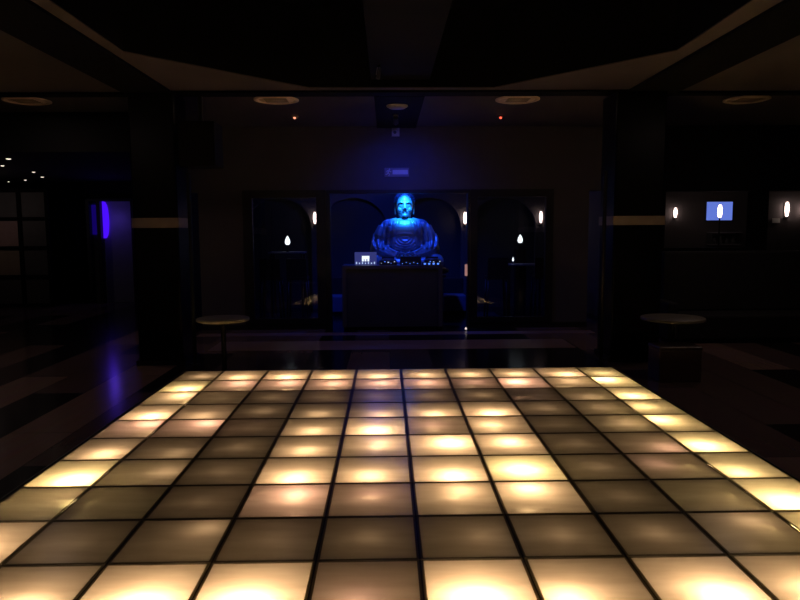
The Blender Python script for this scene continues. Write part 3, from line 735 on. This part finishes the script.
bm = B(); cyl(bm, (0, 0, -0.30), 0.02, 0.30, 10); obj('hanger_rod', bm, M['pole'], t)
bm = B(); lathe(bm, [(0, -0.42), (0.09, -0.42), (0.10, -0.34), (0.06, -0.30), (0, -0.30)], n=24); obj('lamp_head', bm, M['gear'], t)

# star lights in the lower ceiling
stars = [(-6.23, 11.26, 'brightest star light, far left of the lower ceiling', 1.3), (-6.97, 12.42, 'star light cut close to the left edge of the photo', 1.0), (-7.1, 13.75, 'upper of the three star lights above the partition', 1.0),
         (-7.56, 15.01, 'right-hand star light above the partition', 1.1), (-8.36, 15.85, 'dim star light above the partition, left of two brighter ones', 0.9), (-9.0, 16.33, 'faintest and lowest star light at left', 0.6)]
for i, (x, y, lab, s) in enumerate(stars):
    bm = B(); lathe(bm, [(0, -0.012), (0.02*s, -0.010), (0.028*s, -0.004), (0.03*s, 0), (0, 0)], n=14)
    tag(obj('star_light', bm, M['star'], None, loc=(x, y, 2.9)), lab, 'star light', 'star lights in the lower ceiling')

# ------------------------------------------------------------------ left rear: partition and violet door
t = thing('partition_screen', 'tall dark partition with square panels in a grid at far left', 'partition', (-8.9, 15.8, 0))
cols = [(-10.2, -9.35), (-9.28, -8.56), (-8.47, -7.93)]; rows = [(0.08, 0.66), (0.74, 1.32), (1.40, 1.98), (2.06, 2.62)]
bm = B()
xs = [-10.3, -10.2, -9.35, -9.28, -8.56, -8.47, -7.93, -7.86]
for a, b in ((-10.27, -10.2), (-9.35, -9.28), (-8.56, -8.47), (-7.93, -7.86)): box(bm, a+8.9, b+8.9, -0.03, 0.05, 0, 2.70)
for z0, z1 in ((0, 0.08), (0.66, 0.74), (1.32, 1.40), (1.98, 2.06), (2.62, 2.70)):
    for a, b in cols: box(bm, a+8.9, b+8.9, -0.03, 0.05, z0, z1)
obj('frame', bm, M['black'], t)
for i, (a, b) in enumerate(cols):
    for j, (z0, z1) in enumerate(rows):
        bm = B(); box(bm, a+8.9+0.001, b+8.9-0.001, 0.0, 0.02, z0+0.001, z1-0.001)
        m = 'shelf_panel_pink' if (i, j) == (1, 2) else 'shelf_panel_tan' if (i, j) == (1, 1) else 'shelf_panel'
        o = obj('panel', bm, M[m], t)
        if m == 'shelf_panel_pink': o['label'] = 'pinkish panel'
        if m == 'shelf_panel_tan': o['label'] = 'tan panel'
bm = B()
box(bm, -7.30, -7.22, 16.44, 16.72, 0, 2.45); box(bm, -6.24, -6.19, 16.44, 16.72, 0, 2.45); box(bm, -7.30, -6.19, 16.44, 16.72, 2.45, 2.50); box(bm, -7.05, -6.96, 16.44, 16.6, 0, 2.45)
d = struct('door_1', bm, M['frame'], 'dark door frame glowing violet inside, left of the left pillar')
bm = B(); box(bm, -6.955, -6.245, 16.62, 16.66, 0.01, 2.44); obj('door_leaf', bm, M['door_white'], d)
bm = B(); box(bm, -7.215, -7.055, 16.62, 16.66, 0.01, 2.44); obj('side_panel', bm, M['door_white'], d)
# violet half-oval lamp on the door leaf
t = thing('violet_lamp', 'bright violet half-oval light on the pale door', 'lamp', (-6.955, 16.615, 0))
bm = B()
n = 24; a0 = []; a1 = []
for k in range(n+1):
    th = -PI/2 + PI*k/n; x = 0.0+0.135*max(0, math.cos(th))**0.6; z = 2.0+0.44*math.sin(th)
    a0.append(bm.verts.new((x, 0, z))); a1.append(bm.verts.new((x, -0.05, z)))
bm.faces.new(a0); bm.faces.new(a1[::-1])
for k in range(n+1): bm.faces.new((a0[k], a0[(k+1) % (n+1)], a1[(k+1) % (n+1)], a1[k]))
obj('glowing_face', bm, M['violet'], t)
t = thing('violet_side_light', 'dimmer violet strip light left of the bright violet lamp', 'lamp', (-7.14, 16.615, 0))
bm = B(); box(bm, -0.09, 0.08, -0.03, 0, 1.65, 2.36); obj('glowing_face', bm, M['violet2'], t)

# ------------------------------------------------------------------ furniture by the pillars
def round_table(x, y, r, h, label):
    t = thing('round_table', label, 'table', (x, y, 0), 0, 'low round tables beside the pillars')
    bm = B(); lathe(bm, [(0, h-0.035), (r-0.01, h-0.035), (r, h-0.03), (r, h-0.004), (r-0.006, h), (0, h)], n=48); obj('tabletop', bm, M['table_top'], t)
    bm = B(); cyl(bm, (0, 0, 0.02), 0.03, h-0.055, 16); obj('pole', bm, M['pole'], t)
    bm = B(); lathe(bm, [(0, 0), (0.20, 0), (0.20, 0.01), (0.05, 0.02), (0, 0.02)], n=32); obj('foot', bm, M['pole'], t)
round_table(-2.10, 8.05, 0.31, 0.70, 'low round pedestal table right of the left pillar')
round_table(3.29, 8.08, 0.37, 0.66, 'low round pedestal table before the right pillar')
t = thing('cube_stool', 'dark reddish wooden cube stool before the right pillar', 'stool', (3.14, 7.64, 0))
bm = B(); box(bm, -0.24, 0.24, -0.17, 0.17, 0, 0.36); obj('body', bm, M['cube_wood'], t, 0.008)
bm = B(); box(bm, -0.245, 0.245, -0.175, 0.175, 0.36, 0.40); obj('seat', bm, M['wood_dark'], t, 0.01)
# dark sofas right
def sofa(x, y, rz, w, label, back=0.95):
    t = thing('sofa', label, 'sofa', (x, y, 0), rz)
    bm = B(); box(bm, -w/2, w/2, -0.4, 0.4, 0.06, 0.42); obj('seat', bm, M['fabric_dark'], t, 0.03)
    bm = B(); box(bm, -w/2, w/2, 0.22, 0.42, 0.42, back); obj('backrest', bm, M['fabric_dark'], t, 0.03)
    for s in (-1, 1):
        bm = B(); box(bm, min(s*w/2, s*(w/2+0.16)), max(s*w/2, s*(w/2+0.16)), -0.4, 0.42, 0.06, 0.62); obj('armrest', bm, M['fabric_dark'], t, 0.03)
    bm = B(); box(bm, -w/2, w/2, -0.36, 0.36, 0, 0.06); obj('plinth', bm, M['black'], t)
sofa(6.9, 10.4, 0, 5.4, 'long high-backed black sofa under the lit hatches on the right', 1.36)  # backrest raised to block hatch lamp reflections on the floor
sofa(6.9, 8.0, -1.57, 1.8, 'black sofa standing side-on at the right edge')

# ------------------------------------------------------------------ lights
BLUE = (0.012, 0.16, 1.0)
spot('statue_spot', (0.21, 12.14, 2.98), (0.19, 12.80, 2.13), (0.012, 0.26, 1.0), 820, 26, 1.0, 0.04)
spot('statue_wash', (0.19, 12.40, 3.1), (0.19, 12.95, 1.5), (0.012, 0.07, 1.0), 135, 110, 0.8, 0.03)
point('rear_room_blue', (-0.4, 13.9, 2.9), (0.03, 0.07, 1.0), 17.0, 0.1)
spot('front_spot_blue', (0.0, 10.62, CEIL-0.16), (0.13, 11.85, 1.75), (0.025, 0.06, 1.0), 30, 120, 1.0, 0.03)  # blue wash added on wall and booth, in place of haze
point('haze_glow', (0.16, 11.25, 2.62), (0.03, 0.07, 1.0), 3.2, 0.06)  # unseen light added in mid-air to imitate haze above the statue
for k, (x, y, p) in enumerate(((-1.62, 9.42, 1.0), (1.64, 9.44, 1.0), (-4.95, 9.44, 4.0), (4.80, 9.48, 4.0), (-4.6, 5.2, 6.0), (4.6, 5.2, 6.0))):  # soft fill added to lift the floor; nearest pair has no disc above
    a = bpy.data.lights.new('floor_fill', 'AREA'); a.shape = 'DISK'; a.size = 0.45; a.color = (1.0, 0.72, 0.60); a.energy = p
    o = bpy.data.objects.new('floor_fill', a); COL.objects.link(o); o.location = (x, y, CEIL-0.03)
point('violet_glow', (-6.7, 16.2, 2.0), (0.16, 0.08, 1.0), 1.8, 0.1)
point('partition_glow', (-8.9, 14.4, 2.3), (1.0, 0.78, 0.72), 2.6, 0.1)

w = bpy.data.worlds.new('World'); SC.world = w; w.use_nodes = True
w.node_tree.nodes['Background'].inputs[0].default_value = (0.0015, 0.0013, 0.0018, 1)
w.node_tree.nodes['Background'].inputs[1].default_value = 1.0

# ------------------------------------------------------------------ camera
pi_, ya, ro = 0.103388, 0.0185415, -0.00602923
X1 = Vector((math.cos(ya), -math.sin(ya), 0)); F = Vector((math.sin(ya)*math.cos(pi_), math.cos(ya)*math.cos(pi_), -math.sin(pi_)))
ZU = X1.cross(F)
R = math.cos(ro)*X1 + math.sin(ro)*ZU; U = -math.sin(ro)*X1 + math.cos(ro)*ZU
cam = bpy.data.cameras.new('Camera'); co = bpy.data.objects.new('Camera', cam); COL.objects.link(co)
mw = Matrix((R, U, -F)).transposed().to_4x4(); mw.translation = Vector((-0.147, 0, 1.7322)); co.matrix_world = mw
cam.sensor_fit = 'HORIZONTAL'; cam.sensor_width = 36; cam.lens = 680.93/800*36; cam.clip_start = 0.05; cam.clip_end = 100
SC.camera = co
vs = SC.view_settings; vs.view_transform = 'Standard'; vs.look = 'None'; vs.exposure = 0.0; vs.gamma = 1.0; vs.use_curve_mapping = False
